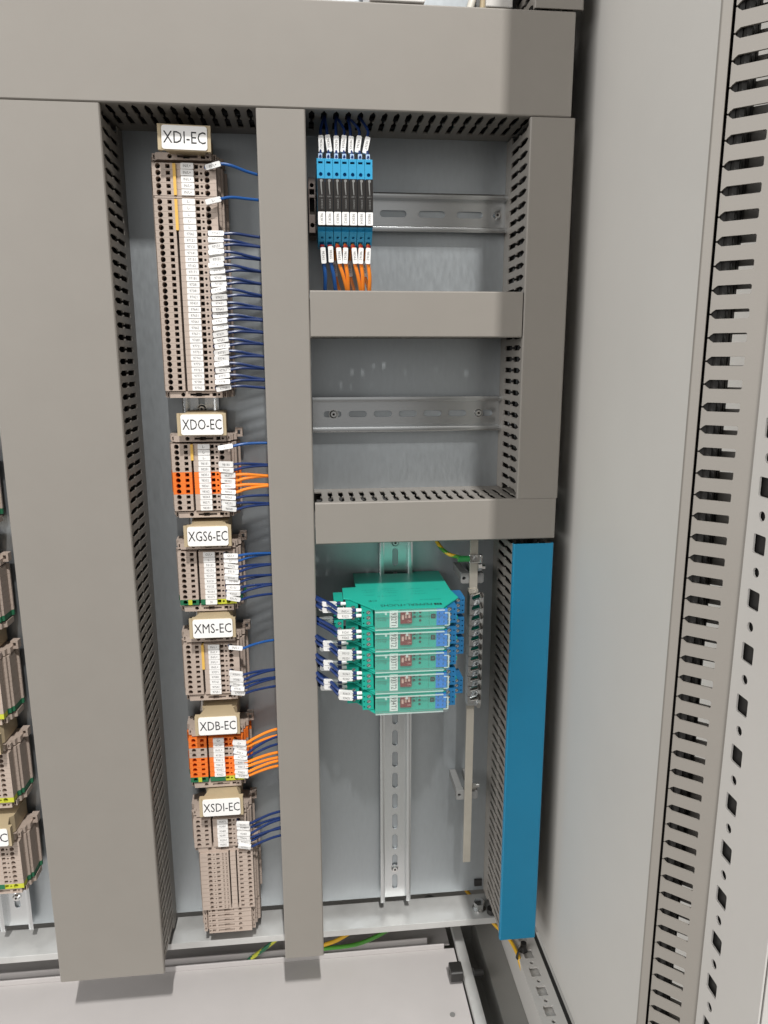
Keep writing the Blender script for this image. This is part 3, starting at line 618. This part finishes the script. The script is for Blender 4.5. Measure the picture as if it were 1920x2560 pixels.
for i in range(5):
    z = MZ0-MP*i
    t = thing('isolator_module', 'green isolator module with clear cover lettered %s' % CODES[i], 'module', (0, 0, z), 'green isolator modules')
    link('core', CORE, t)
    sw = link('side_wall', SIDEM, t); link('side_wall', SIDEM, t, (0, 0, -18.95))
    fr = link('front_panel', FRONT, t); link('front_step', BLB, t)
    for k in ('l1', 'l2', 'l3', 'r1', 'r2'):
        if k == 'l3' and i > 1: continue
        if k == 'r2' and i == 3: continue
        a, s, q = CONS[k]; c_ = link('connector', a, t); link('screw', s, c_); link('screw_slot', q, c_)
    cv = link('clear_cover', COV, t); link('cover_rim', COVRIM, cv); link('nub', NUB, cv)
    lc = link('label_card', LBL, t); link('lettering', text_mesh(CODES[i], 12.4, 4.8, INK, -90), lc, (110.9, -118.5, -10.3))
    db = link('switch_block', DIPB, t)
    for k, (dx, dz) in enumerate(((118.9, -8.2), (121.9, -6.9), (124.9, -6.7))): link('toggle', DIPT, db, (dx, 0, dz))
    link('lettering', text_mesh('ON', 3.2, 1.6, mat('toggle_pink', ())), db, (125, -119.7, -12.2))
    for dx, dz in ((129.9, -4.6), (129.9, -8.6), (135.2, -4.4), (135.2, -8.5), (135.2, -12.5)): link('indicator', LED, t, (dx, 0, dz))
    link('lettering', text_mesh('Pepperl+Fuchs GmbH', 13, 0.9, GINK2, -90), fr, (143.5, -117.7, -10))
    link('lettering', text_mesh('PWR', 3.0, 0.8, GINK2, 90), fr, (132.5, -117.7, -6.5))
    for r_ in range(4): link('lettering', text_mesh('1 2 3', 5, 1.2, GINK2, -90), fr, (96.5+2.2*r_, -117.7, -9))
    bl = link('blue_label', BLZ, t)
    for r_ in range(2): link('lettering', text_mesh('4 5 6', 11, 1.5, GINK2, -90), bl, (153+4.4*r_, -118.35, -10))
    link('logo', LOGO, t)
    if i == 0:
        # printing on the exposed side: lies flat on top, upside down
        def flat(s, w, h, x, y, mm_=INK):
            o = link('lettering', text_mesh(s, w, h, mm_), sw, (x, y, 0.06)); o.rotation_euler = (math.radians(-90), 0, math.radians(180)); return o
        flat('PEPPERL+FUCHS', 48, 6.0, 123.5, -109.5, INK)
        q = MB(); q.prism(rect(149.5, 156.5, -112.5, -107.5), 'z', 0.03, 0.07, [rect(151.3, 152.3, -111.2, -108.8), rect(153.5, 154.7, -111.2, -108.8)]); part('logo', q, INK, sw)
        flat('CE', 8, 4.4, 93.5, -95.5, INK)
        flat('KFD2-SR2-Ex1.W', 20, 1.6, 148, -96, GINK2); flat('24 V DC', 14, 1.2, 120, -96, GINK2)
        for k, (x, y, w) in enumerate(((92, -62, 13), (92, -68, 10), (112, -60, 12), (114, -66, 14), (114, -72, 11), (138, -62, 13), (140, -70, 10), (140, -78, 16), (108, -82, 18), (160, -66, 6), (92, -78, 9))):
            flat('|_+-|= 7+ 8- 1+', w, 2.6, x, y, GINK2)
# wires into the modules: (module, tier, z offset, code or None)
FER = MB().cyl((0, 0), 'x', 1.85, 0, 6.4, 12, 1.5).mesh('ferrule', WHITE, True)
def mod_wire(x1, y, z, code, dip, mod, lab=''):
    # x1: where the ferrule enters ; runs from the narrow duct
    sx = x1-6.4-3.2-7; z0 = z+dip
    t = thing('wire', 'dark blue wire sleeved %s plugged into %s of module %s' % (code, lab or 'the front row', CODES[mod]), 'wire', (0, 0, 0), 'wires into the green modules')
    tl = -math.degrees(math.atan2(dip*0.35, 14))
    m = MB(); m.tube([(x1-5, y, z), (x1-9, y, z+0.3), (sx-5.5, y+0.8, z+dip*.35), (sx-13, y+12, z+dip*.75), (38, y+36 if y < -90 else y+18, z0)], 1.75, 8, 6); part('insulation', m, DWIRE, t, smooth=True)
    link('ferrule', FER, t, (x1-6, y, z))
    s = link('marker_sleeve', SLV, t, (sx, y-1.2, z+dip*.17), (random.uniform(-8, 8), -tl if False else math.degrees(math.atan2(dip*0.35, 14)), 12))
    link('lettering', text_mesh(code, tw(code), 2.2, GINK), s, (0, -1.76, 0))
zz = lambda i, k: MZ0-MP*i-(5.6+5.2*k)
for (i, k, tier, code, dip) in ((0, 0, 2, 'IN/L+', 4), (0, 1, 2, '93221', 4), (1, 0, 2, '93261', 3), (1, 1, 2, '93262', 4), (2, 0, 2, '93313', 6), (2, 0.95, 2, '93321', 6), (3, 0, 2, '93361', 7), (3, 0.95, 2, '93362', 6), (4, -0.1, 2, '93413', 9), (4, 0.8, 2, '93421', 9)):
    mod_wire(83.2, -106, zz(i, k)+0.8, code, dip, i, lab='the upper front plug' if k < 0.5 else 'the lower front plug')
for (i, k, code, dip, x1, y) in ((0, 0.2, 'IN/L+', 4, 69.8, -88), (0, 1.3, '93222', 3, 69.8, -88), (1, 0.0, 'IN/L+', 1, 66.5, -74), (1, 0.9, '93263', 3, 66.5, -74), (2, -0.4, '93321', 5, 69.8, -91), (2, 0.55, '93314', 5, 69.8, -91), (3, -0.6, '93362', 6, 69.8, -91), (3, 0.35, '93371', 6, 69.8, -91), (4, -0.8, '93421', 7, 69.8, -91), (4, 0.2, '93414', 7, 69.8, -91)):
    mod_wire(x1, y, zz(i, k)+2.5, code, dip, i, lab='the %s deeper plug' % ('upper' if (k < 0.4 and i != 4 and not (i == 3 and k > 0)) or k < 0 else 'lower'))

for (i, code, dip) in ((0, '93222', 2), (2, '93321', 4), (3, '93371', 5), (4, '93421', 6)):
    mod_wire(66.8, -76, zz(i, 1.7)+2.5, code, dip, i, lab='the innermost plug')
# ------------------------------------------------------------------ earth bar with clamps
gb = thing('earth_bar', 'tinned copper earth bar standing beside the green modules', 'earth bar')
m = MB(); m.box(196.6, 204.9, -48, -45, -750, -380); part('bar', m, BAR, gb, bevel=0.4)
m = MB(); m.prism(rrect(195.6, 205.6, -437.2, -432.6, 1.6, 3), 'y', -49.2, -44.5); part('end_lip', m, BAR, gb)
for z in (-423, -669):
    h = MB(); h.prism(rrect(188.2, 212.2, z-5.5, z+5.5, 2.2, 3), 'y', -44.6, -38, [circ(191.6, z, 1.9, 10)]); h.box(189, 196, -38, -0.4, z-3.5, z+4.8); h.box(204, 211, -38, -0.4, z-3.5, z+4.8)
    ho = part('holder', h, GREYPL, gb, bevel=0.5)
    b_ = MB(); b_.cyl((-46, z+12), 'x', 4.2, 205, 209, 6); b_.cyl((-46, z+12), 'x', 2.6, 209, 212.5, 12); part('bolt', b_, CHROME, ho)
CL = MB(); CL.prism(rect(-7.2, 7.2, -5.3, 5.3), 'y', -52, -50.6); CL.box(-7.2, -5.9, -50.6, -40, -5.3, 5.3); CL.box(-4, 4, -44, -40, -5, 5); CL = CL.mesh('body', ZINC)
CS = MB(); CS.cyl((0, 0), 'y', 3.1, -12, 0, 14); CSH = CS.mesh('screw', CHROME, True)
CSS = MB(); CSS.prism(rect(-0.55, 0.55, -3, 3), 'y', -12.3, -11.9); CSS = CSS.mesh('slot', DARK)
CT = MB(); CT.prism(rrect(-2.0, 2.0, -2.6, 2.6, 1, 2), 'y', -56.5, -52.05); CT = CT.mesh('lug', CHROME)
for i in range(11):
    c_ = thing('earth_clamp', '%s bright steel screw clamp down the ladder on the earth bar' % nth(i), 'clamp', (203.6, 0, -443.8-11.1*i), 'screw clamps on the earth bar')
    link('body', CL, c_); s_ = link('screw', CSH, c_, (-2.6, -50.2, 1.8), (-28, 0, 34)); link('slot', CSS, s_); link('lug', CT, c_, (3.6, 0, -3.4), (0, 20, 0))
# top clamp with earth wire
tcl = thing('earth_clamp', 'bright steel clamp holding the green and yellow wire on the bar', 'clamp', (201, 0, -401), 'screw clamps on the earth bar')
m = MB(); m.box(-6, 6, -51, -48.1, -4.5, 4.5); m.box(5, 8, -52, -44, -4, 4); part('body', m, CHROME, tcl, bevel=0.8); m = MB(); m.cyl((1, 0), 'y', 2.8, -54, -51, 12); part('screw', m, CHROME, tcl)
ew = thing('earth_wire', 'green and yellow wire running to the top of the earth bar', 'wire')
m = MB(); m.tube([(160, -20, -372), (166, -34, -388), (174, -44, -396), (184, -48, -399), (193, -49, -401)], 2.0, 10, 8, 1); part('insulation', m, [YWIRE, GWIRE], ew, smooth=True)
m = MB(); m.cyl((-49, -401), 'x', 3.2, 184, 195.5, 12); part('sleeve', m, mat('green_sleeve', (0.03, 0.26, 0.07), 0.4), ew)

# ------------------------------------------------------------------ cables at the floor
def cable(label, pts, r, mats, split=0):
    m = MB(); m.tube(pts, r, 10, 8, split); o = part('cable', m, mats, None, smooth=True); tag(o, label, 'cable')
cable('yellow cable looping under the cross rail', [(18, 2, -893), (42, 2, -887), (61, 4, -882), (83, 10, -872), (100, 30, -868)], 2.3, [YWIRE])
cable('green cable looping under the cross rail', [(18, 2, -896), (42, 2, -892.5), (85, 2, -889), (126, 6, -872), (142, 25, -865)], 2.3, [GWIRE])
cable('green and yellow striped cable dipping behind the long narrow duct', [(15, 8, -850), (0, 2, -858.6), (-15, 3, -875.5), (-36, 6, -894.5), (-52, 14, -912)], 2.3, [YELLOWT, GREENT], 1)
cable('yellow cable following the perforated floor frame', [(215, 40, -850), (244, -5, -868), (257, -28, -870), (261.5, -52, -871), (262.5, -60, -876), (264.5, -66, -884)], 2.2, [YWIRE])
ty = thing('cable_tie', 'black cable tie mount fixed on the perforated floor frame', 'cable tie')
m = MB(); m.cyl((270, -47), 'z', 5, -872, -866, 14, 3); m.cyl((270, -47), 'z', 3.6, -866, -862, 10); part('mount', m, BLACK, ty)
m = MB(); m.tube([(268, -48, -865), (263, -54, -864), (259, -58, -870), (262, -57, -874)], 1.2, 6, 5); part('strap', m, BLACK, ty, smooth=True)

# ------------------------------------------------------------------ what shows above the wide duct
dv = thing('white_device', 'white device housing above the wide horizontal duct', 'device')
m = MB(); m.box(95, 141, -79, -10, 83.5, 190); part('housing', m, WHITE, dv, bevel=1)
dv2 = thing('grey_device', 'pale grey device housing above the wide horizontal duct', 'device')
m = MB(); m.box(200, 224, -45, -5, 97, 190); part('housing', m, FRAME, dv2, bevel=1)
cable('cream cable dropping into the wide horizontal duct', [(196, -40, 160), (192, -40, 120), (187, -42, 98), (180, -42, 80)], 3.4, [CREAM])
cable('tan cable dropping into the wide horizontal duct', [(202, -38, 160), (199, -38, 110), (197, -38, 80)], 2.6, [TAN])
